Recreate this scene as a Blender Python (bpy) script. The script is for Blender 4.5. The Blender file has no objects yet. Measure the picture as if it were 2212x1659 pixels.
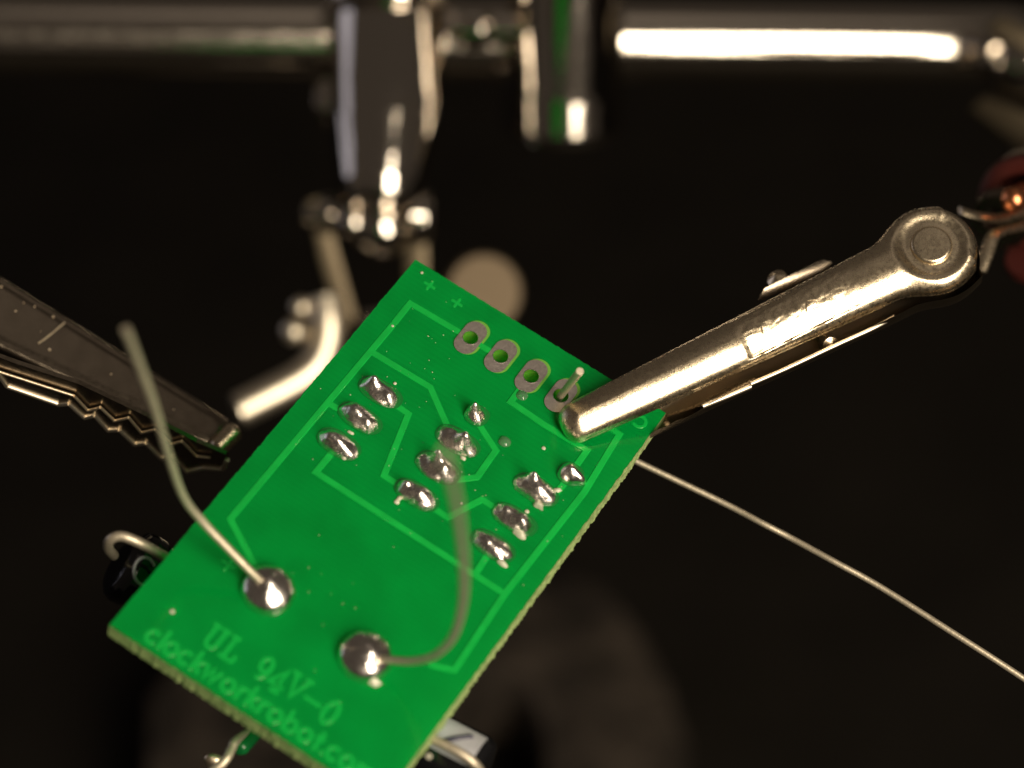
import bpy, bmesh, math, random
from mathutils import Vector, Matrix, noise
from mathutils.geometry import delaunay_2d_cdt
R = math.radians
sc = bpy.context.scene
COL = sc.collection
rnd = random.Random(7)

# ------------------------------------------------------------------ camera (1 unit = 1 cm)
FPX, CX, CY = 5978.0, 1106.0, 829.5          # focal length and centre, in pixels of a 2212 px wide picture
PITCH, CAMH = R(40), 25.66
CAM = Vector((0, 0, CAMH))
RT = Vector((1, 0, 0)); UP = Vector((0, math.sin(PITCH), math.cos(PITCH))); FW = Vector((0, math.cos(PITCH), -math.sin(PITCH)))
def W(x, y, z): return CAM + RT * x + UP * y + FW * z            # right, up, distance -> world
def P(px, py, z): return W((px - CX) / FPX * z, (CY - py) / FPX * z, z)
def D(x, y, z): return RT * x + UP * y + FW * z
sc.unit_settings.scale_length = 0.01
cd = bpy.data.cameras.new('camera'); cam = bpy.data.objects.new('camera', cd); COL.objects.link(cam)
cam.matrix_world = Matrix((RT.to_4d(), UP.to_4d(), (-FW).to_4d(), (0, 0, 0, 1))).transposed()
cam.matrix_world = Matrix.Translation(CAM) @ Matrix((RT, UP, -FW)).transposed().to_4x4()
cd.sensor_width = 36; cd.lens = FPX / 2212 * 36; cd.clip_start = 0.5; cd.clip_end = 2000
cd.dof.use_dof = True; cd.dof.focus_distance = 18.75; cd.dof.aperture_fstop = cd.lens * 1e-3 / 0.52
sc.camera = cam
sc.view_settings.view_transform = 'Standard'; sc.view_settings.look = 'None'; sc.view_settings.exposure = 0; sc.view_settings.gamma = 1
sc.render.engine = 'CYCLES'; sc.cycles.use_denoising = True
sc.cycles.max_bounces = 10; sc.cycles.glossy_bounces = 6; sc.cycles.sample_clamp_indirect = 6

# ------------------------------------------------------------------ light: one warm desk lamp, a dim cool window, an added overhead fill, a dark room
wd = bpy.data.worlds.new('World'); sc.world = wd; wd.use_nodes = True
bg = wd.node_tree.nodes['Background']; bg.inputs[0].default_value = (1.0, 0.8, 0.62, 1); bg.inputs[1].default_value = 0.052
def lamp(name, pos, aim, sx, sy, power, color, shape='RECTANGLE'):
    l = bpy.data.lights.new(name, 'AREA'); l.shape = shape; l.size = sx; l.size_y = sy; l.energy = power; l.color = color
    o = bpy.data.objects.new(name, l); COL.objects.link(o); o.location = pos
    o.rotation_euler = (aim - pos).to_track_quat('-Z', 'Y').to_euler(); return o
AIM = W(-.2, -.6, 18.4)
lamp('desk_lamp', AIM + D(.50, -.12, -.86).normalized() * 34, AIM, 12, 26, 20000, (1.0, .86, .66))
lamp('window_light', W(-40, 13, 27), W(0, 1, 24), 26, 20, 950, (.88, .86, 1.0))
lamp('overhead_fill', W(15, 66, -13), W(0, 0, 19), 40, 30, 650, (1.0, .84, .68))  # added warm fill from above, brightens pads and solder

# ------------------------------------------------------------------ materials
MATS = {}
def mat(name, col, rough=.5, metal=0, bump=0, bscale=30, var=0, vscale=8, spec=.5, rvar=0, **kw):
    m = bpy.data.materials.new(name); m.use_nodes = True; nt = m.node_tree; N = nt.nodes; L = nt.links
    b = N['Principled BSDF']; b.inputs['Base Color'].default_value = (*col, 1); b.inputs['Roughness'].default_value = rough
    b.inputs['Metallic'].default_value = metal; b.inputs['Specular IOR Level'].default_value = spec
    for k, v in kw.items(): b.inputs[k.replace('_', ' ')].default_value = v
    tc = N.new('ShaderNodeTexCoord')
    if bump:
        n = N.new('ShaderNodeTexNoise'); n.inputs['Scale'].default_value = bscale; n.inputs['Detail'].default_value = 5
        L.new(tc.outputs['Object'], n.inputs['Vector'])
        bp = N.new('ShaderNodeBump'); bp.inputs['Strength'].default_value = 1; bp.inputs['Distance'].default_value = bump
        L.new(n.outputs['Fac'], bp.inputs['Height']); L.new(bp.outputs['Normal'], b.inputs['Normal'])
    if var:
        n = N.new('ShaderNodeTexNoise'); n.inputs['Scale'].default_value = vscale; n.inputs['Detail'].default_value = 6
        L.new(tc.outputs['Object'], n.inputs['Vector'])
        mr = N.new('ShaderNodeMapRange'); mr.inputs['From Min'].default_value = .3; mr.inputs['From Max'].default_value = .7
        mr.inputs['To Min'].default_value = 1 - var; mr.inputs['To Max'].default_value = 1 + var; L.new(n.outputs['Fac'], mr.inputs['Value'])
        mx = N.new('ShaderNodeMix'); mx.data_type = 'RGBA'; mx.blend_type = 'MULTIPLY'; mx.inputs['Factor'].default_value = 1
        mx.inputs[6].default_value = (*col, 1); L.new(mr.outputs[0], mx.inputs[7]); L.new(mx.outputs[2], b.inputs['Base Color'])
    if rvar:
        n = N.new('ShaderNodeTexNoise'); n.inputs['Scale'].default_value = vscale * 1.7; n.inputs['Detail'].default_value = 6
        L.new(tc.outputs['Object'], n.inputs['Vector'])
        mr = N.new('ShaderNodeMapRange'); mr.inputs['From Min'].default_value = .3; mr.inputs['From Max'].default_value = .7
        mr.inputs['To Min'].default_value = max(.02, rough - rvar); mr.inputs['To Max'].default_value = rough + rvar
        L.new(n.outputs['Fac'], mr.inputs['Value']); L.new(mr.outputs[0], b.inputs['Roughness'])
    MATS[name] = m; return m
mat('mask', (.0003, .345, .056), .16, rvar=.10, bump=.0010, bscale=14, var=.12, vscale=3.5, spec=.2)
mat('trace', (.005, .375, .053), .2, bump=.0008, bscale=40, var=.10, vscale=9, spec=.25)
mat('print', (.004, .36, .052), .24, spec=.25)
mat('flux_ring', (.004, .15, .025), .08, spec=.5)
mat('laminate', (.36, .45, .19), .75, bump=.012, bscale=70, var=.35, vscale=26, spec=.2)
mat('bare', (.13, .36, .05), .5, spec=.3)
mat('hole', (.20, .52, .05), .45, spec=.3, Subsurface_Weight=.6, Subsurface_Scale=.2)
mat('tin', (.78, .71, .66), .42, 1, bump=.002, bscale=70, var=.10, vscale=40, rvar=.08)
mat('solder', (.93, .87, .83), .25, 1, bump=.006, bscale=26, rvar=.08, vscale=14)
mat('solder_smooth', (.93, .87, .83), .23, 1, bump=.014, bscale=6, rvar=.06)
mat('flux', (.80, .78, .62), .2, bump=.01, bscale=30, spec=.6, Transmission_Weight=.35, IOR=1.5)
mat('flux_clear', (.25, .55, .30), .06, spec=.7, Transmission_Weight=.75, IOR=1.45)
mat('nickel', (.84, .71, .52), .28, 1, bump=.0013, bscale=130, rvar=.05, vscale=20, var=.05)
mat('nickel_dimmed', (.27, .225, .175), .22, 1, bump=.0007, bscale=80, rvar=.04, vscale=20, var=.05)  # same nickel, the room's darkness put into its base colour
mat('cut_edge', (.85, .72, .54), .42, 1, bump=.003, bscale=70)
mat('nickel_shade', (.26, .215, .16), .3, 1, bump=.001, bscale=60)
mat('satin', (.88, .79, .65), .41, 1, bump=.0005, bscale=60)
mat('chrome', (.66, .61, .55), .09, 1, bump=.0008, bscale=25, rvar=.03, vscale=12)
mat('bar_steel', (.70, .64, .56), .13, 1, bump=.0006, bscale=45, rvar=.05, vscale=12)
mat('brass_pale', (.13, .105, .072), .5, 1, bump=.001, bscale=30)
mat('brass', (.088, .068, .047), .5, 1, bump=.002, bscale=30)
mat('lead_wire', (.60, .53, .41), .48, .75, bump=.002, bscale=60, var=.12, vscale=20)
mat('sleeve_black', (.006, .006, .007), .12, bump=.002, bscale=10, spec=.5)
mat('stripe', (.38, .38, .42), .4, var=.12, vscale=12)
mat('stripe_ink', (.02, .02, .05), .4)
mat('red_plastic', (.045, .009, .007), .3, spec=.5)
mat('copper', (.80, .30, .14), .28, 1)
mat('rubber', (.012, .012, .012), .6)
mat('green_body', (.005, .13, .03), .25)
mat('cast_iron', (.032, .025, .0195), .75, bump=.10, bscale=5, var=.8, vscale=1.3, spec=.2)
mat('table', (.008, .0065, .005), .85, bump=.02, bscale=4, var=.2, vscale=.5, spec=.1)

def glow(name, fac, col):                          # thin glass-fibre board lets some light through
    m = MATS[name]; nt = m.node_tree; N = nt.nodes; L = nt.links
    t = N.new('ShaderNodeBsdfTranslucent'); t.inputs['Color'].default_value = (*col, 1)
    x = N.new('ShaderNodeMixShader'); x.inputs[0].default_value = fac
    L.new(N['Principled BSDF'].outputs[0], x.inputs[1]); L.new(t.outputs[0], x.inputs[2]); L.new(x.outputs[0], N['Material Output'].inputs[0])
glow('mask', .46, (.06, .90, .24)); glow('hole', .5, (.35, .85, .12)); glow('laminate', .2, (.5, .7, .3))

nt = MATS['mask'].node_tree; N = nt.nodes; L = nt.links      # faint weave of the glass cloth under the lacquer
wv = N.new('ShaderNodeTexWave'); wv.bands_direction = 'Y'; wv.inputs['Scale'].default_value = 8; wv.inputs['Distortion'].default_value = 2.2; wv.inputs['Detail'].default_value = 3
tc = N.new('ShaderNodeTexCoord'); L.new(tc.outputs['Object'], wv.inputs['Vector'])
mr = N.new('ShaderNodeMapRange'); mr.inputs['To Min'].default_value = .93; mr.inputs['To Max'].default_value = 1.05; L.new(wv.outputs['Fac'], mr.inputs['Value'])
pb = N['Principled BSDF']; src = pb.inputs['Base Color'].links[0].from_socket
mx = N.new('ShaderNodeMix'); mx.data_type = 'RGBA'; mx.blend_type = 'MULTIPLY'; mx.inputs['Factor'].default_value = 1
L.new(src, mx.inputs[6]); L.new(mr.outputs[0], mx.inputs[7]); L.new(mx.outputs[2], pb.inputs['Base Color'])

# ------------------------------------------------------------------ object helpers
def thing(name, label, cat, loc, group=None):
    o = bpy.data.objects.new(name, None); COL.objects.link(o); o.empty_display_size = .2
    o.location = loc; o['label'] = label; o['category'] = cat
    if group: o['group'] = group
    return o
def origin(o):
    v = Vector((0, 0, 0))
    while o: v += o.location; o = o.parent
    return v
def obj(name, bm, m, parent=None, smooth=True, local=False, sharp=None):
    me = bpy.data.meshes.new(name)
    if parent is not None and not local:
        off = origin(parent)
        for v in bm.verts: v.co -= off
    bmesh.ops.recalc_face_normals(bm, faces=bm.faces[:])
    bm.to_mesh(me); bm.free()
    for p in me.polygons: p.use_smooth = smooth
    me.materials.append(MATS[m])
    o = bpy.data.objects.new(name, me); COL.objects.link(o)
    if parent: o.parent = parent
    if smooth: me.set_sharp_from_angle(angle=R(sharp or 50))
    return o
def frame(d):
    d = d.normalized(); a = Vector((0, 0, 1)) if abs(d.z) < .9 else Vector((1, 0, 0))
    u = d.cross(a).normalized(); return u, d.cross(u)
def lathe(bm, p0, p1, prof, seg=40, rot=0):
    """profile of (t, r): t runs 0..1 from p0 to p1, r in cm"""
    ax = p1 - p0; u, w = frame(ax); rings = []; sup = [prof[0]]
    for (t0, r0), (t1, r1) in zip(prof, prof[1:]):
        if math.hypot((t1-t0)*ax.length, r1-r0) > .04:
            for f in (.08, .5, .92): sup.append((t0+(t1-t0)*f, r0+(r1-r0)*f))
        sup.append((t1, r1))
    for t, r in sup:
        c = p0 + ax * t
        if r < 1e-5: rings.append([bm.verts.new(c)])
        else: rings.append([bm.verts.new(c + (u * math.cos(rot + 2*math.pi*i/seg) + w * math.sin(rot + 2*math.pi*i/seg)) * r) for i in range(seg)])
    for a, b in zip(rings, rings[1:]):
        if len(a) == 1 and len(b) == 1: continue
        for i in range(seg):
            j = (i + 1) % seg
            if len(a) == 1: bm.faces.new((a[0], b[i], b[j]))
            elif len(b) == 1: bm.faces.new((a[i], a[j], b[0]))
            else: bm.faces.new((a[i], a[j], b[j], b[i]))
    return bm
def smooth_line(pts, n=8):
    out = []
    for i in range(len(pts) - 1):
        p0 = pts[max(i-1, 0)]; p1 = pts[i]; p2 = pts[i+1]; p3 = pts[min(i+2, len(pts)-1)]
        for k in range(n):
            t = k / n
            out.append(.5 * ((2*p1) + (p2-p0)*t + (2*p0-5*p1+4*p2-p3)*t*t + (3*p1-p0-3*p2+p3)*t**3))
    return out + [pts[-1]]
def tube(bm, pts, r, seg=16, cap=True, flat=1.0, ref=None):
    """swept tube; r number or list; flat squeezes one cross direction"""
    n = len(pts); rings = []; prev = None
    for i, p in enumerate(pts):
        t = (pts[min(i+1, n-1)] - pts[max(i-1, 0)]).normalized()
        if prev is None:
            u = ref if ref else frame(t)[0]
        else: u = prev
        u = (u - t * u.dot(t)).normalized(); w = t.cross(u); prev = u
        rr = r[i] if isinstance(r, (list, tuple)) else r
        rings.append([bm.verts.new(p + u*(math.cos(2*math.pi*k/seg)*rr) + w*(math.sin(2*math.pi*k/seg)*rr*flat)) for k in range(seg)])
    for a, b in zip(rings, rings[1:]):
        for k in range(seg): bm.faces.new((a[k], a[(k+1) % seg], b[(k+1) % seg], b[k]))
    if cap: bm.faces.new(rings[0][::-1]); bm.faces.new(rings[-1])
    return bm
def prism(bm, poly, ext, bevel=0):
    """closed polygon of world points pushed along ext"""
    a = [bm.verts.new(p) for p in poly]; b = [bm.verts.new(p + ext) for p in poly]
    bm.faces.new(a); bm.faces.new(b[::-1])
    for i in range(len(a)): bm.faces.new((a[i], b[i], b[(i+1) % len(a)], a[(i+1) % len(a)]))
    if bevel:
        bmesh.ops.recalc_face_normals(bm, faces=bm.faces[:])
        bmesh.ops.bevel(bm, geom=bm.edges[:], offset=bevel, segments=2, affect='EDGES', profile=.6)
    return bm
def ball(bm, c, r, seg=32, squash=None):
    m = Matrix.Translation(c)
    if squash: m = m @ squash
    bmesh.ops.create_uvsphere(bm, u_segments=seg, v_segments=seg//2, radius=r, matrix=m); return bm
def lerp_tab(tab, x):
    if x <= tab[0][0]: return tab[0][1]
    for (a, b), (c, d) in zip(tab, tab[1:]):
        if x <= c: return b + (d - b) * (x - a) / (c - a)
    return tab[-1][1]
def sstep(a, b, x):
    t = min(1, max(0, (x - a) / (b - a))); return t*t*(3-2*t)

# ------------------------------------------------------------------ setting: dark work table
tb = bmesh.new(); bmesh.ops.create_grid(tb, x_segments=40, y_segments=40, size=150, matrix=Matrix.Translation((0, 30, 0)))
t_ = obj('tabletop', tb, 'table'); t_['kind'] = 'structure'

# ------------------------------------------------------------------ circuit board
BW, BH, BT = 2.06, 3.554, .142
bu = Vector((.837, -.517, -.175)); bv = Vector((-.522, -.672, -.524)); bn = Vector((.153, .530, -.834))   # right, up, distance
BT0 = Vector((-.672, .869, 19.271))
U3, V3 = D(*bu).normalized(), D(*bv).normalized()
N3 = -(U3.cross(V3)).normalized(); V3 = N3.cross(U3) * -1; V3 = (V3 if V3.dot(D(*bv)) > 0 else -V3)
O3 = W(*BT0)
board = thing('circuit_board', 'green circuit board seen from its soldered side, gripped at one corner by the gold clip', 'circuit board', O3)
board.rotation_euler = Matrix((U3, -V3, N3)).transposed().to_euler()
def hit(px, py, h=0):
    """where the view through a pixel meets the board, in board coordinates (a along the short edge, b along the long edge)"""
    d = P(px, py, 1) - CAM; t = (O3 + N3*h - CAM).dot(N3) / d.dot(N3); q = CAM + d*t - O3
    return q.dot(U3), q.dot(V3)
def L3(a, b, h=0): return Vector((a, -b, h))                       # board coordinates -> mesh of a board part
def Bw(a, b, h=0): return O3 + U3*a + V3*b + N3*h                  # board coordinates -> world
def zat(px, py): return (Bw(*hit(px, py)) - CAM).dot(FW)

PADS = [hit(*p) for p in ((1016, 731), (1081, 771), (1147, 814), (1211, 856))]
HR = .054
# outline, with the nibbled edge of sheared laminate
def outline():
    cs = [(0, 0), (BW, 0), (BW, BH), (0, BH)]; pts = []
    for i in range(4):
        (x0, y0), (x1, y1) = cs[i], cs[(i+1) % 4]; n = int(math.hypot(x1-x0, y1-y0) / .011)
        nx, ny = [(0, -1), (1, 0), (0, 1), (-1, 0)][i]
        for k in range(n):
            t = k / n; e = min(t, 1-t) * 8; e = min(1, e)
            jit = noise.noise(Vector((t*60, i*9.1, 0))) * .005 + noise.noise(Vector((t*170, i*5.3, 2))) * .004
            back = [.008, .012, .004, .006][i] + (noise.noise(Vector((t*50, i*3.7, 5))) * .006 + noise.noise(Vector((t*190, i*3.7, 8))) * .012 if i == 1 else noise.noise(Vector((t*60, i, 5)))*.012)
            pts.append(((x0+(x1-x0)*t + nx*jit*e, y0+(y1-y0)*t + ny*jit*e), (x0+(x1-x0)*t + nx*back*e, y0+(y1-y0)*t + ny*back*e)))
    return pts
OUT = outline()
def plate(z, pts, holes, hr=HR):
    """triangulated flat sheet with round holes"""
    vs = [Vector(p) for p in pts]; es = [(i, (i+1) % len(pts)) for i in range(len(pts))]
    for (a, b) in holes:
        k = len(vs); n = 28
        vs += [Vector((a + hr*math.cos(2*math.pi*i/n), b + hr*math.sin(2*math.pi*i/n))) for i in range(n)]
        es += [(k+i, k+(i+1) % n) for i in range(n)]
    co, ed, fa, *_ = delaunay_2d_cdt(vs, es, [], 0, 1e-6)
    return co, fa
def in_hole(c, holes, hr=HR): return any((c[0]-a)**2 + (c[1]-b)**2 < (hr*.98)**2 for a, b in holes)
def inside(c, pts):
    r = False; j = len(pts) - 1
    for i in range(len(pts)):
        (xi, yi), (xj, yj) = pts[i], pts[j]
        if (yi > c[1]) != (yj > c[1]) and c[0] < (xj-xi)*(c[1]-yi)/(yj-yi)+xi: r = not r
        j = i
    return r
def sheet(bm, z, pts, holes):
    co, fa = plate(z, pts, holes); vv = {}
    for f in fa:
        c = (sum(co[i][0] for i in f)/len(f), sum(co[i][1] for i in f)/len(f))
        if in_hole(c, holes) or not inside(c, pts): continue
        for i in f:
            if i not in vv: vv[i] = bm.verts.new(L3(co[i][0], co[i][1], z))
        bm.faces.new([vv[i] for i in f])
front = [p[0] for p in OUT]; back = [p[1] for p in OUT]
bm = bmesh.new()
n = len(OUT); rows = []
for k in range(5):
    t = k / 4
    rows.append([bm.verts.new(L3(f[0]+(b[0]-f[0])*t + (noise.noise(Vector((i*.9, k*3.1, 1)))*.006 if 0 < k < 4 else 0), f[1]+(b[1]-f[1])*t + (noise.noise(Vector((i*.9, k*3.1, 7)))*.006 if 0 < k < 4 else 0), -.004 + (-BT+.004)*t)) for i, (f, b) in enumerate(OUT)])
for r0, r1 in zip(rows, rows[1:]):
    for i in range(n): bm.faces.new((r0[i], r0[(i+1) % n], r1[(i+1) % n], r1[i]))
obj('laminate', bm, 'laminate', board, local=True, smooth=False)
cxm, cym = BW/2, BH/2
bm = bmesh.new(); ins = [(cxm+(x-cxm)*.9985, cym+(y-cym)*.9988) for x, y in front]; sheet(bm, 0, ins, PADS)
mask = obj('solder_mask', bm, 'mask', board, local=True, smooth=False)
bm = bmesh.new(); sheet(bm, -BT-.003, [(cxm+(x-cxm)*.985, cym+(y-cym)*.99) for x, y in front], PADS)
obj('solder_mask', bm, 'mask', board, local=True, smooth=False)

def ribbon(bm, pts, w, h0, h1, closed=False, capround=True):
    """flat raised strip along board-plane points, round joints"""
    n = len(pts); segs = [(i, (i+1) % n) for i in range(n if closed else n-1)]
    def tang(i):
        a = pts[(i-1) % n] if (closed or i > 0) else pts[i]; b = pts[(i+1) % n] if (closed or i < n-1) else pts[i]
        return a, b
    lft, rgt = [], []
    for i in range(n):
        a, b = tang(i); p = pts[i]
        d1 = (p[0]-a[0], p[1]-a[1]); d2 = (b[0]-p[0], b[1]-p[1])
        def nm(d):
            l = math.hypot(*d); return (d[0]/l, d[1]/l) if l > 1e-9 else None
        d1, d2 = nm(d1), nm(d2); d1 = d1 or d2; d2 = d2 or d1
        tx, ty = d1[0]+d2[0], d1[1]+d2[1]; l = math.hypot(tx, ty) or 1; tx, ty = tx/l, ty/l
        c = max(.45, tx*d1[0]+ty*d1[1]); nx, ny = -ty/c, tx/c
        e = 0
        if not closed and i in (0, n-1): e = w/2*.8 * (-1 if i == 0 else 1)
        q = (p[0]+tx*e, p[1]+ty*e); k = .55 if (not closed and i in (0, n-1)) else 1
        lft.append((q[0]+nx*w/2*k, q[1]+ny*w/2*k)); rgt.append((q[0]-nx*w/2*k, q[1]-ny*w/2*k))
        if not closed and i in (0, n-1):
            q = p
            x1 = (q[0]+nx*w/2, q[1]+ny*w/2); x2 = (q[0]-nx*w/2, q[1]-ny*w/2)
            if i == 0: lft.append(x1); rgt.append(x2)
            else: lft.insert(-1, x1); rgt.insert(-1, x2)
    sl = .004
    T = [(bm.verts.new(L3(*l, h1)), bm.verts.new(L3(*r, h1))) for l, r in zip(lft, rgt)]
    def outw(l, r, s):
        dx, dy = l[0]-r[0], l[1]-r[1]; q = math.hypot(dx, dy) or 1
        return ((l[0]+dx/q*s, l[1]+dy/q*s), (r[0]-dx/q*s, r[1]-dy/q*s))
    Bm = []
    for l, r in zip(lft, rgt):
        a, b = outw(l, r, sl); Bm.append((bm.verts.new(L3(*a, h0)), bm.verts.new(L3(*b, h0))))
    m = len(T)
    for i in range(m if closed else m-1):
        j = (i+1) % m
        bm.faces.new((T[i][0], T[j][0], T[j][1], T[i][1]))
        bm.faces.new((T[i][0], Bm[i][0], Bm[j][0], T[j][0])); bm.faces.new((T[i][1], T[j][1], Bm[j][1], Bm[i][1]))
    if not closed:
        for i in (0, -1): bm.faces.new((T[i][0], T[i][1], Bm[i][1], Bm[i][0]))
TW = .040
TR = [
 [(990, 716), (886, 655), (852, 697)], [(849, 701), (497, 1121), (553, 1228)],
 [(803, 760), (929, 836), (970, 930)], [(707, 870), (745, 890)],
 [(850, 871), (882, 894), (829, 1027), (866, 1051)], [(718, 976), (682, 1020), (1090, 1283)],
 [(1034, 916), (1071, 973), (1030, 1031), (970, 1038)], [(930, 1093), (966, 1117), (1041, 1079), (1080, 1104)],
 [(1050, 1203), (1026, 1240)], [(1290, 906), (1338, 938), (1262, 1063), (1091, 1281), (981, 1448), (930, 1436)],
 [(1125, 838), (1103, 868), (1175, 917), (1268, 973), (1240, 1012)], [(1222, 1040), (1182, 1088)],
 [(1034, 744), (1062, 761)],
]
for i, t in enumerate(TR):
    bm = bmesh.new(); ribbon(bm, [hit(*p) for p in t], TW, .0005, .0035 + i*.00025)
    obj('trace', bm, 'trace', board, local=True, smooth=False)

# pads
def stadium(a, b, la, wb, n=14):
    """board points of a stadium: long axis along b"""
    s = (la - wb)/2; out = []
    for k in range(n+1): t = math.pi*k/n; out.append((a + wb/2*math.cos(t), b + s + wb/2*math.sin(t)))
    for k in range(n+1): t = math.pi + math.pi*k/n; out.append((a + wb/2*math.cos(t), b - s + wb/2*math.sin(t)))
    return out
pad_me = None
for i, (a, b) in enumerate(PADS):
    if pad_me is None:
        bm = bmesh.new(); sheet(bm, .0105, stadium(0, 0, .292, .160), [(0, 0)]); 
        ext = bmesh.ops.extrude_face_region(bm, geom=bm.faces[:]); 
        for v in [g for g in ext['geom'] if isinstance(g, bmesh.types.BMVert)]: v.co.z = .009
        o = obj('solder_pad', bm, 'tin', board, local=True, smooth=False); pad_me = o
        bm = bmesh.new(); sheet(bm, .0062, stadium(.010, -.012, .306, .172), [(0, 0)]); rim = obj('mask_opening', bm, 'bare', o, local=True, smooth=False)
        bm = bmesh.new(); lathe(bm, Vector((0, 0, .0085)), Vector((0, 0, -BT-.002)), [(0, HR*.995), (.5, HR*.985), (1, HR*.995)], 28); lin = obj('hole_lining', bm, 'hole', o, local=True)
        bm = bmesh.new()
        lathe(bm, Vector((0, 0, .0125)), Vector((0, 0, .0085)), [(1, HR*1.12), (0, HR*1.07), (.1, HR*1.0), (1, HR*.97)], 28); eye = obj('hole_rim', bm, 'solder_smooth', o, local=True)
    else:
        o = pad_me.copy(); COL.objects.link(o); o.parent = board
        for ch in (rim, lin, eye): c = ch.copy(); COL.objects.link(c); c.parent = o
    o.location = L3(a, b)

# lettering: stroke glyphs, x right, y up, unit = x-height
def arc(cx, cy, rx, ry, a0, a1, n=12): return [(cx+rx*math.cos(R(a0+(a1-a0)*i/n)), cy+ry*math.sin(R(a0+(a1-a0)*i/n))) for i in range(n+1)]
G = {
 'c': ([arc(.45, .5, .45, .5, 48, 312)], .95), 'o': ([arc(.5, .5, .48, .5, 0, 360)[:-1] + ['c']], 1.08), 'l': ([[(.1, 0), (.1, 1.55)]], .36),
 'k': ([[(.1, 0), (.1, 1.55)], [(.7, 1), (.15, .5)], [(.3, .6), (.75, 0)]], .84), 'w': ([[(0, 1), (.32, 0), (.62, .95), (.92, 0), (1.24, 1)]], 1.36),
 'r': ([[(.1, 0), (.1, 1)], arc(.52, .52, .42, .48, 180, 60, 6)], .76), 'b': ([[(.08, 0), (.08, 1.55)], arc(.52, .5, .45, .5, 0, 360)[:-1] + ['c']], 1.1),
 't': ([[(.28, 0), (.28, 1.4)], [(0, .95), (.58, .95)]], .64), '.': ([[(.1, .02), (.1, .12)]], .36),
 'm': ([[(.1, 0), (.1, 1)], arc(.4, .6, .3, .4, 180, 0, 6) + [(.7, 0)], arc(1.0, .6, .3, .4, 180, 0, 6) + [(1.3, 0)]], 1.5),
 'U': ([[(.18, 1), (.18, .35)] + arc(.5, .32, .32, .3, 180, 360, 8) + [(.82, .35), (.82, 1)], [(.0, 1), (.38, 1)], [(.62, 1), (1.0, 1)]], 1),
 'L': ([[(.25, 1), (.25, .02)], [(.05, 1), (.48, 1)], [(.05, .02), (.85, .02), (.85, .28)]], 1),
 '9': ([arc(.5, .68, .32, .31, 0, 360)[:-1] + ['c'], arc(.38, .60, .44, .58, 5, -85, 8)], 1),
 '4': ([[(.95, .28), (.08, .28), (.66, 1), (.66, .02)], [(.42, .02), (.9, .02)]], 1),
 'V': ([[(.1, 1), (.5, .02), (.9, 1)], [(-.08, 1), (.3, 1)], [(.7, 1), (1.08, 1)]], 1),
 '-': ([[(.0, .45), (1.0, .45)]], 1), '0': ([arc(.5, .5, .36, .5, 0, 360)[:-1] + ['c']], 1),
}
def glyph(bm, ch, a, b, size, w, h, sx=1):
    for k, s in enumerate(G[ch][0]):
        cl = s[-1] == 'c'; s = s[:-1] if cl else s
        ribbon(bm, [(a + x*size*sx, b - y*size) for x, y in s], w, .0005, h + k*.0003, closed=cl)
# lower line
word = 'clockworkrobot.com'; a0, b0 = hit(316, 1372); a1, b1 = hit(812, 1690)
tot = sum(G[c][1] for c in word); xs = (a1 - a0) / tot; hx = .090
bm = bmesh.new(); x = a0
bl = hit(318, 1385)[1]; br = hit(762, 1672)[1]; ar = hit(762, 1672)[0]
for i, c in enumerate(word):
    bb = bl + (br - bl) * (x - a0) / (ar - a0)
    bm = bmesh.new(); glyph(bm, c, x, bb, hx, .025, .003 + (i % 2)*.0009, xs/hx*.80); x += G[c][1]*xs
    obj('letter', bm, 'print', board, local=True, smooth=False)
for i, (c, px, py) in enumerate((('U', 464, 1378), ('L', 503, 1403), ('9', 570, 1444), ('4', 601, 1469), ('V', 641, 1484), ('-', 676, 1513), ('0', 713, 1539))):
    a, b = hit(px, py); s = .165; sx = .68 if c != 'V' else .74
    bm = bmesh.new(); glyph(bm, c, a - .5*s*sx, b + .5*s, s, .025, .003 + (i % 2)*.0009, sx)
    obj('letter', bm, 'print', board, local=True, smooth=False)
def plus(px, py, r, w=.016, rot=0):
    a, b = hit(px, py); bm = bmesh.new(); c, s = math.cos(rot)*r, math.sin(rot)*r
    ribbon(bm, [(a-c, b-s), (a+c, b+s)], w, .0005, .003); ribbon(bm, [(a+s, b-c), (a-s, b+c)], w, .0005, .0034)
    obj('plus_mark', bm, 'print', board, local=True, smooth=False)
plus(928, 616, .040); plus(987, 654, .038); plus(494, 1219, .05, .014)
bm = bmesh.new(); a, b = hit(1381, 910); ribbon(bm, arc(a, b, .045, .045, -150, 120, 12), .018, .0005, .0032); obj('printed_arc', bm, 'print', board, local=True, smooth=False)

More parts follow.
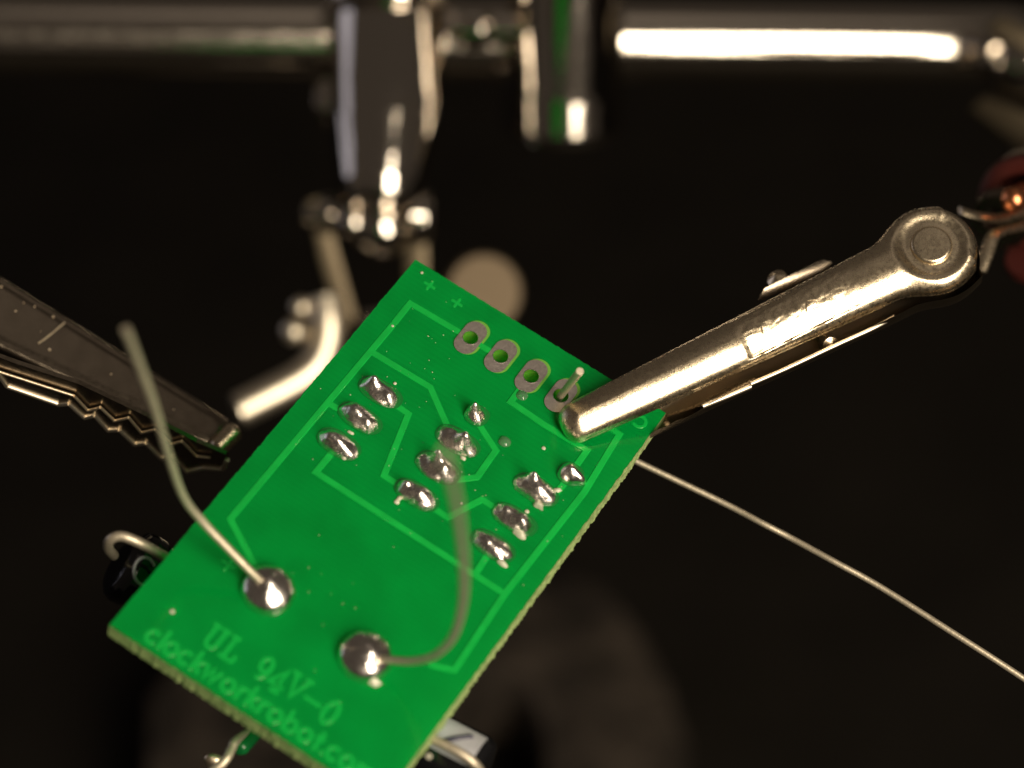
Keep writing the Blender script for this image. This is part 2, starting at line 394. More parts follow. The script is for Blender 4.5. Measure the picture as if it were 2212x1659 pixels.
# solder joints
def blob(name, px, py, la, lb, H, seed, bumps=(), pw=.62, m='solder', rough=.1, rings=14, seg=44, ring=True, tail=None, rotd=0, e=.82):
    a0, b0 = hit(px, py); bm = bmesh.new(); prev = None; cr, sr = math.cos(R(rotd)), math.sin(R(rotd))
    for i in range(rings+1):
        r = i/rings; row = []
        for k in range(seg if i else 1):
            t = 2*math.pi*k/seg; ct, st = math.cos(t), math.sin(t)
            x = abs(ct)**e*(1 if ct >= 0 else -1); y = abs(st)**e*(1 if st >= 0 else -1)
            edge = 1 + rough*.8*noise.noise(Vector((ct*1.4, st*1.4, seed*3.1)))
            X, Y = x*la*r*edge, y*lb*r*edge
            if tail:
                q = max(0, (ct*tail[0]+st*tail[1]))**7; X += tail[0]*tail[2]*q*r; Y += tail[1]*tail[2]*q*r
            z = H*max(0, 1-r*r)**pw*(1 + rough*1.6*noise.noise(Vector((X*9, Y*9, seed*7.7))))
            for (bx, by, br, bh) in bumps: z += bh*math.exp(-((X-bx*la)**2+(Y-by*lb)**2)/(2*br*br))*(1-r**4)
            row.append(bm.verts.new(L3(a0 + X*cr - Y*sr, b0 + X*sr + Y*cr, .006 + z)))
        if prev is not None:
            for k in range(seg):
                k2 = (k+1) % seg
                if len(prev) == 1: bm.faces.new((prev[0], row[k], row[k2]))
                else: bm.faces.new((prev[k], row[k], row[k2], prev[k2]))
        prev = row
    o = obj(name, bm, m, board, local=True)
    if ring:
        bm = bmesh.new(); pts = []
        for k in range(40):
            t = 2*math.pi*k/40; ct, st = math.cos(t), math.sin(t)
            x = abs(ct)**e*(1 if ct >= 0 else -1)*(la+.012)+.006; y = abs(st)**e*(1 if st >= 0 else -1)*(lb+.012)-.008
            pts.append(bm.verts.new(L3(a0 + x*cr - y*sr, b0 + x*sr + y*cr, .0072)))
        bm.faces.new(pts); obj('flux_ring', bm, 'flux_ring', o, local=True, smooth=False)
    return o
JT = [ # px, py, half length, half width, height, seed, bumps
 (819, 849, .130, .082, .075, 1, [(-.5, -.3, .035, .07), (.5, .1, .05, .02)]),
 (775, 905, .130, .080, .080, 2, [(-.35, 0, .06, .03), (.55, .3, .03, .03)]),
 (729, 961, .125, .085, .070, 3, [(0, 0, .05, .03), (-.5, .2, .03, .03)]),
 (986, 955, .130, .085, .060, 5, [(.35, -.1, .045, .10), (-.6, 0, .04, .02)]),
 (943, 1012, .130, .088, .070, 6, [(-.2, -.35, .03, .11), (.45, .1, .05, .03)]),
 (897, 1071, .130, .078, .080, 7, [(-.6, -.1, .03, .05), (.3, 0, .06, .02)]),
 (1155, 1060, .132, .085, .085, 8, [(-.35, -.55, .03, .08), (.2, 0, .06, .03)]),
 (1109, 1124, .130, .080, .075, 9, [(.45, 0, .05, .05), (-.5, -.1, .03, .03)]),
 (1062, 1181, .128, .080, .060, 10, [(-.3, 0, .05, .02)]),
]
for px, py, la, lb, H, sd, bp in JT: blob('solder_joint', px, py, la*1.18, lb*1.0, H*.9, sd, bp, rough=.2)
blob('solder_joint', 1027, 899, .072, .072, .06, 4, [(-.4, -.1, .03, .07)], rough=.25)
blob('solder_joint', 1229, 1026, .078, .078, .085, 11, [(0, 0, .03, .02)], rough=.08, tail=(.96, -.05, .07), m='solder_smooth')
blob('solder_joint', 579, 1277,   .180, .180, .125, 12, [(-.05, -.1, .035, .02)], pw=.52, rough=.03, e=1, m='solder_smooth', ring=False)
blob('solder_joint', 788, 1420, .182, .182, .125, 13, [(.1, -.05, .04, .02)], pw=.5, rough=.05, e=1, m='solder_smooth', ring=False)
# flux residue: pale crumbs at the lower ends of some joints and clear droplets
for px, py, r, h, sd in ((1162, 1094, .042, .05, 1), (1122, 1155, .048, .05, 2), (1085, 1218, .035, .03, 3), (802, 1470, .055, .06, 4), (1205, 1060, .03, .02, 5),
                         (758, 936, .022, .02, 6), (1000, 990, .024, .02, 8), (742, 990, .024, .02, 9)):
    blob('flux_crumb', px, py, r, r*.55, h*.7, 20+sd, (), m='flux', rough=.6, rings=6, seg=16, ring=False, rotd=-35 if sd in (5,) else 0)
for px, py, r in ((1090, 955, .042), (1127, 855, .040), (1174, 969, .014), (853, 829, .012), (862, 1078, .016), (857, 1085, .018), (1138, 1106, .015), (997, 1088, .009), (848, 705, .010), (911, 590, .010), (926, 1634, .02), (372, 1322, .016)):
    blob('flux_droplet', px, py, r, r, r*.55, 40+px % 17, (), m='flux_clear' if r > .02 else 'flux', rough=.15, rings=5, seg=14, ring=False)

bm = bmesh.new(); spk = random.Random(3)
for k in range(110):                                # fine spatter of flux and dust
    c = spk.choice(JT + [(960, 700, 0), (860, 830, 0), (985, 860, 0), (1230, 1060, 0), (700, 1250, 0)]); sp = 48 if k < 95 else 120
    px, py = c[0] + spk.gauss(0, sp), c[1] + spk.gauss(0, sp); a, b = hit(px, py)
    if not (.05 < a < BW-.05 and .05 < b < BH-.05): continue
    r = spk.choice((.002, .0025, .003, .0045)); th = spk.uniform(0, 3.1)
    vs = [bm.verts.new(L3(a + r*math.cos(th+t)*(1.5 if t in (0, math.pi) else .8), b + r*math.sin(th+t), .006)) for t in (0, math.pi/2, math.pi, 4.71)]
    top = bm.verts.new(L3(a, b, .008 + r*.5))
    for i in range(4): bm.faces.new((vs[i], vs[(i+1) % 4], top))
o = obj('flux_specks', bm, 'flux', board, local=True); o['kind'] = 'stuff'

# ------------------------------------------------------------------ wires on and behind the board
def wire(name, parent, pts, r, m='lead_wire', n=8, seg=14):
    bm = bmesh.new(); tube(bm, smooth_line([P(*p) for p in pts], n), r, seg); return obj(name, bm, m, parent)
zl = zat(579, 1277) - .1
w1 = thing('component_lead', 'long pale wire lead rising up and left from the round joint nearest the left edge', 'wire lead', P(575, 1265, zl), 'untrimmed wire leads')
wire('lead', w1, [(580, 1270, zl+.05), (545, 1238, zl-.04), (490, 1182, zl-.13), (435, 1124, zl-.24), (396, 1072, zl-.42), (366, 990, zl-.8), (334, 880, zl-1.25), (302, 790, zl-1.62), (272, 712, zl-1.95)], .0265)
zr = zat(788, 1420) - .08
w2 = thing('component_lead', 'brown blurred wire lead curving upward across the board from the lower round joint', 'wire lead', P(800, 1420, zr), 'untrimmed wire leads')
wire('lead', w2, [(800, 1420, zr+.05), (840, 1425, zr-.06), (890, 1428, zr-.2), (940, 1415, zr-.42), (980, 1372, zr-.75), (1000, 1295, zr-1.2), (1000, 1200, zr-1.75), (988, 1100, zr-2.35), (974, 1030, zr-2.8), (963, 975, zr-3.15)], .0265)
zs = zat(1211, 856)
w3 = thing('component_lead', 'short clipped wire lead poking out of the fourth pad hole beside the gold clip', 'wire lead', P(1211, 856, zs), 'untrimmed wire leads')
wire('lead', w3, [(1203, 868, zs+.25), (1210, 857, zs), (1232, 828, zs-.35), (1253, 802, zs-.62)], .026)
w4 = thing('long_wire', 'long thin straight wire running from under the board to the lower right', 'wire', P(1375, 995, 19.5))
wire('lead', w4, [(1250, 930, 19.3), (1330, 975, 19.35), (1384, 1001, 19.35), (1560, 1085, 19.3), (1650, 1132, 19.22), (1710, 1163, 19.2), (1800, 1212, 19.1), (1900, 1267, 19.05), (2060, 1368, 18.9), (2212, 1466, 18.8), (2400, 1595, 18.7)], .0215)
# capacitors
def onsurf(p0, p1, r, t, ang, lift=.004):
    ax = p1 - p0; d = ax.normalized(); tow = -(FW - d*FW.dot(d)).normalized(); sd = d.cross(tow)
    return p0 + ax*t + (tow*math.cos(ang) + sd*math.sin(ang))*(r+lift)
cp0, cp1 = P(252, 1222, 18.35), P(520, 1372, 18.75); cl_ = (cp1-cp0).length
cap1 = thing('capacitor', 'glossy black capacitor with a pale letter C, behind the left edge of the board', 'capacitor', cp0, 'capacitors on the far side of the board')
bm = bmesh.new(); cr_ = .225
lathe(bm, cp0, cp1, [(0, 0), (0, .13), (.005, .17), (.03, .205), (.07, cr_), (.13, cr_*1.0), (.16, cr_*.93), (.2, cr_*.92), (.24, cr_), (.97, cr_), (1, .2), (1, 0)], 48)
obj('sleeve', bm, 'sleeve_black', cap1)
bm = bmesh.new()
def oncyl(px, py, p0, p1, r):
    dr = P(px, py, 1) - CAM; ax = (p1-p0).normalized(); o = CAM - p0
    a = dr - ax*dr.dot(ax); b = o - ax*o.dot(ax); A, B, C = a.dot(a), 2*a.dot(b), b.dot(b) - r*r
    return CAM + dr*((-B - math.sqrt(max(0, B*B-4*A*C)))/(2*A))
pts = [oncyl(312 + 23*math.cos(R(a)) , 1234 + 30*math.sin(R(a)), cp0, cp1, cr_ + .003) for a in range(-20, -300, -15)]
tube(bm, pts, .012, 8); obj('printed_letter', bm, 'stripe', cap1)
bm = bmesh.new()
tube(bm, smooth_line([P(246, 1200, 18.3), P(234, 1184, 18.15), P(238, 1166, 18.0), P(262, 1158, 17.97), P(300, 1172, 18.0), P(345, 1196, 18.1), P(420, 1240, 18.2)], 8), .034, 14); obj('lead', bm, 'lead_wire', cap1)
bm = bmesh.new(); cq0, cq1 = P(300, 1180, 18.75), P(430, 1262, 19.0)
lathe(bm, cq0, cq1, [(0, 0), (0, .07), (.04, .115), (.15, .13), (.3, .128), (.36, .11), (.42, .11), (.5, .13), (1, .13), (1, 0)], 36)
cap3 = thing('resistor_body', 'small dark lacquered component peeking out above the black capacitor', 'component', cq0); obj('body', bm, 'sleeve_black', cap3)
cp0, cp1 = P(1046, 1668, 17.75), P(800, 1540, 17.95)
cap2 = thing('capacitor', 'black capacitor with a pale grey stripe, under the lower right edge of the board', 'capacitor', cp0, 'capacitors on the far side of the board')
bm = bmesh.new(); lathe(bm, cp0, cp1, [(0, 0), (0, .15), (.015, .19), (.06, .215), (.12, .22), (1, .22), (1, 0)], 48); obj('sleeve', bm, 'sleeve_black', cap2)
def patch(bm, p0, p1, r, t0, t1, a0, a1, lift, n=10):
    vs = [[bm.verts.new(onsurf(p0, p1, r, t0+(t1-t0)*i/n, a0+(a1-a0)*k/n, lift)) for k in range(n+1)] for i in range(n+1)]
    for i in range(n):
        for k in range(n): bm.faces.new((vs[i][k], vs[i+1][k], vs[i+1][k+1], vs[i][k+1]))
bm = bmesh.new(); patch(bm, cp0, cp1, .22, .07, .98, .05, 1.25, .004); obj('stripe', bm, 'stripe', cap2)
bm = bmesh.new(); pts = [onsurf(cp0, cp1, .22, .17+.22*k/8, .95-.75*k/8, .008) for k in range(9)]; tube(bm, pts, .016, 8); obj('stripe_mark', bm, 'stripe_ink', cap2)
bm = bmesh.new(); tube(bm, smooth_line([P(905, 1585, 17.5), P(950, 1604, 17.45), P(1000, 1630, 17.42), P(1030, 1655, 17.45), P(1048, 1690, 17.6), P(1046, 1712, 17.75)], 8), .03, 14); obj('lead', bm, 'lead_wire', cap2)
bl_ = thing('bent_lead', 'bright bent lead with a small green body under the lower left edge of the board', 'wire lead', P(520, 1600, 17.9))
bm = bmesh.new(); tube(bm, smooth_line([P(560, 1570, 18.2), P(512, 1598, 18.0), P(500, 1618, 17.95), P(484, 1645, 17.9), P(440, 1680, 17.9), P(400, 1700, 17.9)], 8), .032, 14); obj('lead', bm, 'lead_wire', bl_)
bm = bmesh.new(); lathe(bm, P(512, 1622, 18.0), P(580, 1545, 18.3), [(0, 0), (.02, .04), (.1, .06), (.9, .06), (1, 0)], 24); obj('body', bm, 'green_body', bl_)
bm = bmesh.new(); ball(bm, P(466, 1646, 18.15), .085, 24, Matrix.Rotation(.6, 4, 'Y') @ Matrix.Diagonal((1, .5, .7, 1))); obj('tab', bm, 'cut_edge', bl_)

# ------------------------------------------------------------------ alligator clips
def jaw(bm, tip, d, q, m, Ltot, half, hgt, wall, Rr, disc=None, n=150, cols=36, stamp=None, tipr=None, teeth=None, topfn=None):
    """pressed sheet jaw: tapered, round-edged, optional round pivot end; walls drop along -m"""
    a_tip = tipr or half(0)
    def dist(s, y):
        y = abs(y); h = half(s)
        if s < a_tip: dj = h*(1-(((a_tip-s)/a_tip)**2.4 + (y/h)**2.4)**(1/2.4)) if a_tip > 0 else h-y
        else: dj = h - y
        if disc:
            if s > disc[0]: dj = min(dj, (disc[0]-s) + h) if s < disc[0] + h else -1
            dc = disc[1] - math.hypot(s-disc[0], y); k = .12
            t = max(0, min(1, .5 + .5*(dj-dc)/k)); return dc + (dj-dc)*t + k*t*(1-t)*1.0 if max(dj, dc) > -k else max(dj, dc)
        return dj
    smin, smax = 0.0, Ltot
    if disc: smax = disc[0] + disc[1]*.999
    rows = []
    for i in range(n+1):
        t = i/n; t = t - .0  # even with denser ends
        s = smin + (smax-smin)*(t - math.sin(2*math.pi*t)/(2*math.pi)*.75)
        s = min(max(s, smin+1e-4), smax-1e-4)
        lo, hi = 0, 1.0
        for _ in range(30):
            mid = (lo+hi)/2
            if dist(s, mid) > 0: lo = mid
            else: hi = mid
        hw = lo; row = []
        zw = wall(s)
        if teeth: zw += teeth(s)
        for k in range(cols+1):
            y = -hw*math.cos(math.pi*k/cols); dd = max(0, dist(s, y)); e = min(1, dd/(Rr(s) if callable(Rr) else Rr))
            z = hgt(s)*(math.sqrt(max(0, 1-(1-e)**2))) - hgt(s)
            if topfn: z += topfn(s, y, dd)
            row.append((s, y, z))
        h0 = hgt(s)
        side = lambda sg: [(s, sg*(hw+.004), -h0 - (zw-h0)*j/4) for j in range(4, 0, -1)]
        full = side(-1) + row + side(1)[::-1]
        rows.append([bm.verts.new(tip + d*x + q*y + m*z) for x, y, z in full])
    for a, b in zip(rows, rows[1:]):
        for k in range(len(a)-1): bm.faces.new((a[k], a[k+1], b[k+1], b[k]))
    for rr in (rows[0], rows[-1]): bm.faces.new(rr)
    bmesh.ops.remove_doubles(bm, verts=bm.verts[:], dist=1e-5)
    return bm
def clip_frame(tip, end, roll):
    d = (end-tip).normalized(); m = (-FW - d*(-FW).dot(d)).normalized(); q = m.cross(d)
    c, s = math.cos(roll), math.sin(roll)
    return d, q*c - m*s, m*c + q*s

zt = zat(1240, 925)
tip = P(1216, 920, zt - .20); piv = P(2018, 531, zt + .17)
d, q, m = clip_frame(tip, piv, R(22))
if q.dot(UP) > 0: pass
LR = (piv - tip).length
gold = thing('alligator_clip', 'shiny gold toned alligator clip gripping the upper right corner of the green board', 'alligator clip', piv, 'alligator clips of the stand')
def rwall(s): return .15 + .01*sstep(.5, 1.4, s)
def rtop(s, y, dd):
    z = 0
    rr = math.hypot(s-LR, y)
    if rr < .38:
        z += -.052*sstep(.285, .175, rr)                      # dished disc
    sq = (s-1.35)/(2.33-1.35)
    if 0 <= sq <= 1 and abs(y) < .2:                          # stamped panel
        e = sstep(0, .02, sq)*sstep(1, .7, sq)*sstep(.155, .135, abs(y+.01))
        z += e*(-.006 + .13*y*(1 if q.dot(UP) > 0 else -1) + .003*noise.noise(Vector((s*30, y*30, 1))) + .0045*noise.noise(Vector((s*75, y*75, 4))))
    z += .0015*noise.noise(Vector((s*7, y*7, 2)))
    return z
bm = bmesh.new()
SH = q*(.03 if q.dot(UP) > 0 else -.03)
jaw(bm, tip + SH, d, q, m, LR, lambda s: .138 + .072*min(1, s/2.4), lambda s: .125 + .02*sstep(.3, 2, s), rwall, .20, disc=(LR, .325), n=260, cols=60, topfn=rtop, tipr=.13)
uj = obj('upper_jaw', bm, 'nickel', gold)
# stamped marks: small raised strokes on the panel
def mk(s0, y0, s1, y1, r=.0035, dz=-.006):
    bm = bmesh.new(); tube(bm, [tip + d*s0 + q*y0 + m*dz, tip + d*((s0+s1)/2) + q*((y0+y1)/2) + m*(dz+.003), tip + d*s1 + q*y1 + m*dz], r, 8); obj('stamped_mark', bm, 'nickel', uj)
for a in ((1.50, -.06, 1.52, .03), (1.84, -.03, 1.88, .05), (1.88, .05, 1.95, .02), (2.30, .02, 2.34, -.04)): mk(*a)
for s_ in (1.98, 2.10): mk(s_, -.142 if q.dot(UP) > 0 else .142, s_+.06, -.142 if q.dot(UP) > 0 else .142, .008)
# rivet head in the disc
bm = bmesh.new(); lathe(bm, piv + SH + m*-.09, piv + SH + m*-.024, [(0, .142), (.7, .142), (.9, .136), (1, .122), (1.03, .06), (1.03, 0)], 48)
obj('rivet', bm, 'nickel', gold)
# lower jaw below the board
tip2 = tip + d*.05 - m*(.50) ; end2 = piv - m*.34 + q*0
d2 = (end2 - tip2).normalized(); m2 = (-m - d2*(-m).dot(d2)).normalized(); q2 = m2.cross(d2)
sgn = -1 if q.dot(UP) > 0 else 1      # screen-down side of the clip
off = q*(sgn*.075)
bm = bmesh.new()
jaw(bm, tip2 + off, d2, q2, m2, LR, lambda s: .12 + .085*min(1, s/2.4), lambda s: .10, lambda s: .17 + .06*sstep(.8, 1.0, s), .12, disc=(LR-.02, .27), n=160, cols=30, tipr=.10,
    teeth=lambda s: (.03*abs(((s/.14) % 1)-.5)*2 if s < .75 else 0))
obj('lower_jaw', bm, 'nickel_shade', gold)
# lip, side tab, rivets, tail
bm = bmesh.new(); e_ = m*.03
prism(bm, [P(1440, 901, 18.96), P(1518, 876, 18.96), P(1618, 834, 18.97), P(1632, 815, 18.98), P(1612, 820, 19.1), P(1530, 850, 19.1), P(1450, 885, 19.1)], FW*.05, .006); obj('side_lip', bm, 'nickel', gold)
bm = bmesh.new(); tube(bm, [P(1518, 877, 18.80), P(1570, 856, 18.81), P(1622, 834, 18.82)], .019, 10); obj('lip_edge', bm, 'satin', gold)
bm = bmesh.new(); tube(bm, smooth_line([P(1622, 829, 18.78), P(1700, 795, 18.81), P(1800, 748, 18.85), P(1892, 706, 18.89), P(1930, 684, 18.95)], 5), .015, 10); obj('jaw_edge', bm, 'satin', gold)
bm = bmesh.new(); prism(bm, [P(1885, 706, 19.1), P(1900, 684, 19.25), P(1965, 640, 19.32), P(2024, 634, 19.28), P(2014, 650, 19.16)], FW*.04, .006); obj('thumb_lever', bm, 'nickel', gold)
bm = bmesh.new(); lathe(bm, P(1765, 715, 19.15), P(1797, 748, 18.92), [(0, .04), (.65, .04), (.67, .062), (.92, .058), (1, 0)], 28); obj('spring_rivet', bm, 'nickel', gold)
bm = bmesh.new(); prism(bm, [P(1636, 650, 19.3), P(1652, 622, 19.3), P(1720, 588, 19.35), P(1778, 560, 19.4), P(1800, 566, 19.4), P(1770, 610, 19.4)], FW*.05, .006); obj('side_tab', bm, 'nickel_dimmed', gold)
bm = bmesh.new(); lathe(bm, P(1694, 628, 19.5), P(1674, 594, 19.36), [(0, .06), (.5, .075), (.8, .07), (1, 0)], 28); obj('spring_rivet', bm, 'nickel', gold)
bm = bmesh.new(); tube(bm, smooth_line([P(2075, 455, 20.1), P(2120, 468, 20.2), P(2170, 470, 20.5), P(2240, 440, 20.9)], 6), .045, 12, flat=.5); obj('tail_strip', bm, 'nickel', gold)
bm = bmesh.new(); tube(bm, smooth_line([P(2116, 585, 20.15), P(2132, 545, 20.2), P(2150, 505, 20.3), P(2200, 490, 20.6), P(2260, 470, 20.9)], 6), .05, 12, flat=.5); obj('tail_strip', bm, 'nickel', gold)
bm = bmesh.new(); s0, s1 = P(2150, 480, 20.9), P(2420, 330, 22.6)
lathe(bm, s0, s1, [(0, .10), (.0, .2), (.04, .235), (.14, .24), (.16, .22), (.25, .22), (.27, .24), (1, .24), (1, .0)], 40); obj('tail_socket', bm, 'nickel_dimmed', gold)
red = thing('grip_sleeve', 'dark red plastic sleeve with a copper screw beside the tail of the gold clip', 'sleeve', P(2230, 420, 21.4))
bm = bmesh.new(); s0, s1 = P(2208, 436, 21.0), P(2330, 350, 23.0)
lathe(bm, s0, s1, [(.15, 0), (.12, .19), (.0, .22), (-.01, .28), (.0, .335), (.03, .36), (.3, .36), (.32, .33), (.4, .33), (.42, .36), (1, .36), (1, 0)], 48); obj('sleeve', bm, 'red_plastic', red)
bm = bmesh.new(); ball(bm, P(2190, 430, 20.35), .095, 24); lathe(bm, P(2190, 430, 20.35), P(2260, 390, 22), [(0, .08), (1, .08), (1, 0)], 24); obj('screw', bm, 'copper', red)
bm = bmesh.new(); lathe(bm, P(2205, 560, 21.3), P(2330, 620, 22.5), [(0, 0), (0, .12), (.05, .16), (1, .16), (1, 0)], 32)
rd2 = thing('grip_sleeve', 'small dark red end of a second sleeve below the gold clip tail', 'sleeve', P(2205, 560, 21.3)); obj('sleeve', bm, 'red_plastic', rd2)

# left clip
tipL = P(500, 948, 19.75); endL = P(-420, 441, 19.4)
d, q, m = clip_frame(tipL, endL, R(-34)); LL = (endL-tipL).length
dn = 1 if q.dot(UP) < 0 else -1
if m.dot(UP) < -.05: d, q, m = clip_frame(tipL, endL, R(34)); dn = 1 if q.dot(UP) < 0 else -1
dark = thing('alligator_clip', 'dimly lit alligator clip with saw teeth, pointing in from the left, holding nothing', 'alligator clip', endL, 'alligator clips of the stand')
def ltop(s, y, dd):
    z = .0012*noise.noise(Vector((s*9, y*9, 12)))
    z -= .006*sstep(.03, .0, abs(dd-.06))*sstep(.1, .3, s)      # crease beside the edge
    z -= .16*(1-math.sqrt(max(0, 1-(1-min(1, s/.13))**2)))      # rounded nose
    return z
def ltooth(s):
    if s > 1.15 or s < .03: return 0
    t = (s/.262) % 1
    return .07*(t/.62 if t < .62 else (1-t)/.38) - .02
bm = bmesh.new()
jaw(bm, tipL, d, q, m, LL, lambda s: .150 + .125*min(1, s/2.0), lambda s: .05, lambda s: .17 + .04*sstep(1.0, 1.8, s), lambda s: .055 + .09*sstep(.30, .05, s), n=260, cols=34, topfn=ltop, tipr=.05, teeth=ltooth)
lj = obj('upper_jaw', bm, 'nickel_dimmed', dark)
bm = bmesh.new()
bm.free()
def dot(px, py, z, r): ball(bm, P(px, py, z), r, 10)
def onjaw(px, py, h=.0):
    dr = P(px, py, 1)-CAM; t = (tipL + m*h - CAM).dot(m)/dr.dot(m); return CAM + dr*t
bm = bmesh.new(); tube(bm, [onjaw(139, 697), onjaw(118, 715), onjaw(97, 732), onjaw(82, 742)], .0075, 8); obj('stamped_mark', bm, 'cut_edge', lj)
for px, py, r in ((115, 684, .008), (107, 755, .009), (51, 654, .006), (34, 672, .006), (75, 662, .005), (3, 619, .008), (240, 808, .006), (375, 885, .005), (88, 716, .004)):
    bm = bmesh.new(); ball(bm, onjaw(px, py), r, 10); obj('stamped_mark', bm, 'cut_edge', lj)
ax_ = (P(480, 1015, 19.62) - P(7, 833, 19.10)).normalized(); nd = (D(-.54, -.84, 0)*.85 - FW*.5); nd = (nd - ax_*nd.dot(ax_)).normalized()
bm = bmesh.new(); lathe(bm, P(515, 922, 19.66), P(462, 974, 19.62), [(0, 0), (.0, .02), (.06, .055), (.16, .072), (.84, .072), (.94, .055), (1, .02), (1, 0)], 28); obj('nose', bm, 'nickel', dark)
def zz(pts, lift=0):
    o = P(480, 1015, 19.62) + nd*lift; out = []
    for x, y in pts:
        dr = P(x*.339, 548+y*.339, 1) - CAM; out.append(CAM + dr*((o-CAM).dot(nd)/dr.dot(nd)))
    return out
lower = zz([(-500, 560), (-60, 690), (45, 840), (375, 955), (440, 950), (540, 1040), (605, 1025), (690, 1120), (760, 1115), (860, 1210), (930, 1200), (1030, 1300), (1100, 1285), (1190, 1385), (1300, 1360), (1420, 1370), (1450, 1310)])
upper = zz([(1440, 1280), (1250, 1200), (900, 1020), (500, 830), (100, 700), (-500, 480)])
bm = bmesh.new(); prism(bm, lower + upper, -nd*.03); obj('lower_jaw', bm, 'nickel_dimmed', dark, smooth=False)
bm = bmesh.new(); pts = lower
for a, b in zip(pts, pts[1:]): tube(bm, [a + nd*.004, b + nd*.004], .018, 8)
obj('tooth_edge', bm, 'satin', dark)
inner = zz([(-200, 690), (470, 905), (560, 1000), (640, 980), (730, 1065), (820, 1045), (900, 1140), (990, 1120), (1090, 1215), (1160, 1195), (1250, 1290), (1340, 1300)], .02)
bm = bmesh.new()
for a, b in zip(inner, inner[1:]): tube(bm, [a, b], .011, 8)
obj('tooth_edge', bm, 'cut_edge', dark)

# ------------------------------------------------------------------ stand behind: crossbar, clamps, joints
b0, b1 = P(-500, 72, 24.3), P(2210, 98, 25.8)
cross = thing('crossbar', 'polished steel crossbar of the stand running across the top of the picture', 'crossbar', b0)
bm = bmesh.new(); lathe(bm, b0, b1, [(0, 0), (0, .36), (.985, .36), (1, .33), (1, 0)], 64); obj('rod', bm, 'bar_steel', cross)
# swivel clamp hanging from the bar
z = 24.6; k_ = z/FPX
cl = thing('swivel_clamp', 'blurred chrome swivel clamp hanging from the crossbar above the board', 'clamp', P(835, 0, z))
def lat(name, p0, p1, prof, m, par, seg=44, rot=0):
    """profile radii in picture pixels at that depth"""
    bm = bmesh.new(); lathe(bm, P(*p0), P(*p1), [(t, r*p0[2]/FPX) for t, r in prof], seg, rot); return obj(name, bm, m, par)
lat('collar', (838, -120, z), (838, 22, z), [(0, 0), (0, 140), (.9, 140), (.96, 136), (1, 125), (1, 0)], 'chrome', cl)
lat('post', (842, 10, z+.1), (822, 450, z-.35), [(0, 0), (0, 122), (.5, 122), (.6, 118), (.7, 110), (.8, 103), (.9, 95), (.97, 84), (1, 66), (1, 0)], 'chrome', cl)
lat('thumb_screw', (780, 222, z-.05), (678, 222, z-.05), [(0, 0), (0, 44), (.5, 52), (.8, 52), (.95, 44), (1, 30), (1, 0)], 'chrome', cl)
bm = bmesh.new(); ball(bm, P(762, 480, z-.2), 34*k_, 24); obj('bolt_cap', bm, 'chrome', cl)
bm = bmesh.new(); ball(bm, P(822, 490, z-.1), 66*k_, 36); obj('ball', bm, 'chrome', cl)
lat('bolt', (905, 470, z-.1), (650, 462, z-.1), [(0, 0), (0, 20), (.72, 20), (.74, 42), (.84, 42), (.85, 24), (.97, 24), (1, 10), (1, 0)], 'chrome', cl)
lat('bolt_head', (880, 468, z-.15), (935, 470, z-.1), [(0, 0), (0, 60), (.5, 62), (.8, 56), (1, 38), (1, 0)], 'chrome', cl)
bm = bmesh.new(); prism(bm, [P(662, 430, z-.2), P(700, 425, z-.2), P(725, 520, z-.05), P(775, 700, z+.1), P(735, 712, z+.1), P(688, 560, z-.05)], FW*.12, .03); obj('yoke_plate', bm, 'brass_pale', cl)
bm = bmesh.new(); prism(bm, [P(882, 420, z), P(918, 420, z), P(925, 560, z+.1), P(920, 720, z+.2), P(880, 720, z+.2), P(872, 560, z+.1)], FW*.12, .03); obj('yoke_plate', bm, 'brass_pale', cl)
# wing nut of the clamp
wn = thing('wing_nut', 'blurred wing nut behind the board, with a bright curled wing and a round one', 'wing nut', P(850, 740, 24.9))
bm = bmesh.new(); lathe(bm, P(760, 740, 24.7), P(960, 700, 25.3), [(0, 0), (0, .2), (.1, .26), (.9, .26), (1, .2), (1, 0)], 36); obj('hub', bm, 'chrome', wn)
bm = bmesh.new(); tube(bm, smooth_line([P(510, 888, 24.38), P(570, 858, 24.44), P(640, 822, 24.51), P(684, 786, 24.55), P(704, 740, 24.57), P(708, 690, 24.57), P(700, 640, 24.6)], 8), [.09]+[.15]*47+[.09], 20, flat=1); obj('wing', bm, 'satin', wn)
bm = bmesh.new(); ds = (P(1045, 630, 25.4)); nn = (D(.18, .02, -1)).normalized()
lathe(bm, ds - nn*.12, ds + nn*.04, [(0, 0), (0, .33), (.5, .36), (.9, .36), (1, .34), (1, 0)], 48); obj('wing', bm, 'brass', wn)
for c_, r_ in ((P(634, 716, 24.5), .11), (P(650, 664, 24.6), .09)): bm = bmesh.new(); ball(bm, c_, r_, 20); obj('detent_ball', bm, 'satin', wn)
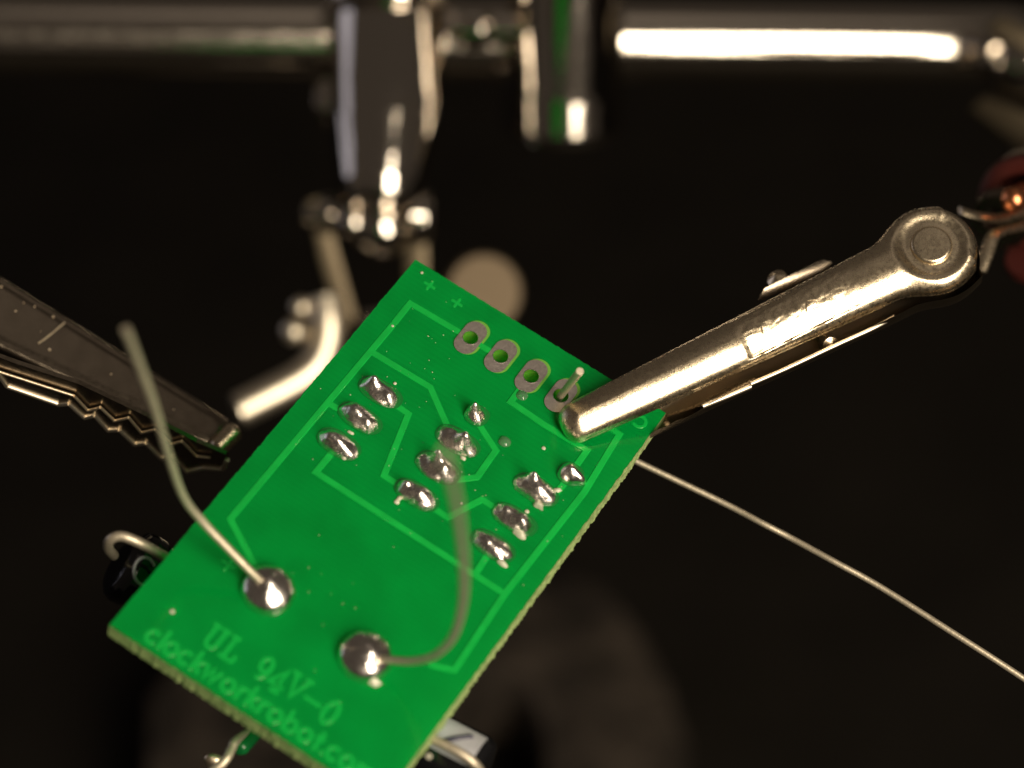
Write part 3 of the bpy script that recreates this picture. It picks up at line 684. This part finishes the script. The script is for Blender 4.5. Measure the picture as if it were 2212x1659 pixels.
# sleeve to the right of the clamp
z2 = 24.7
sl = thing('hanging_sleeve', 'blurred chrome sleeve hanging from the crossbar right of the swivel clamp', 'sleeve', P(1215, 0, z2))
lat('tube', (1228, -140, z2-.3), (1214, 288, z2+.4), [(0, 0), (0, 124), (.75, 130), (.94, 137), (.985, 130), (1, 104), (.98, 60), (.9, 0)], 'chrome', sl)
lat('set_screw', (1060, 62, z2-.3), (1000, 62, z2-.3), [(0, 30), (.3, 44), (.9, 44), (1, 30), (1, 0)], 'chrome', sl)
lat('spacer', (1120, 62, z2-.2), (985, 60, z2-.2), [(0, 30), (0, 36), (1, 36), (1, 0)], 'bar_steel', sl)
# joint at the right end of the bar
z3 = 25.2
ej = thing('end_joint', 'blurred steel swivel joint at the right end of the crossbar', 'joint', P(2200, 100, z3))
bm = bmesh.new(); ball(bm, P(2215, 130, z3), 92*z3/FPX, 36); obj('ball', bm, 'chrome', ej)
lat('nut', (2120, 100, z3), (2170, 112, z3-.1), [(0, 0), (0, 40), (.2, 62), (.8, 62), (1, 45), (1, 0)], 'chrome', ej, seg=6)
bm = bmesh.new(); prism(bm, [P(2095, 235, z3), P(2130, 205, z3), P(2240, 250, z3-.2), P(2280, 370, z3-.2), P(2220, 330, z3-.1)], FW*.15, .03); obj('clamp_plate', bm, 'brass_pale', ej)
bm = bmesh.new(); prism(bm, [P(2130, 60, z3-.4), P(2165, 30, z3-.4), P(2260, 90, z3-.5), P(2260, 140, z3-.5), P(2200, 100, z3-.45)], FW*.15, .03); obj('clamp_plate', bm, 'brass_pale', ej)
# heavy base on the table
TOPZ = 1.4
def ontab(px, py, zz_=TOPZ):
    dr = P(px, py, 1)-CAM; t = (zz_-CAM.z)/dr.z; return CAM + dr*t
base = thing('stand_base', 'dark cast iron base of the stand lying out of focus far below the board', 'stand base', ontab(900, 1550, 0))
bm = bmesh.new()
ol = [(300, 1900), (318, 1500), (400, 1390), (560, 1320), (900, 1240), (1200, 1225), (1310, 1260), (1390, 1360), (1450, 1470), (1490, 1590), (1500, 1900), (1180, 1900), (1170, 1560), (1120, 1450), (1060, 1440), (1010, 1520), (1000, 1900)]
prism(bm, [ontab(*p) for p in ol], Vector((0, 0, -TOPZ)), .25); obj('casting', bm, 'cast_iron', base, sharp=40)
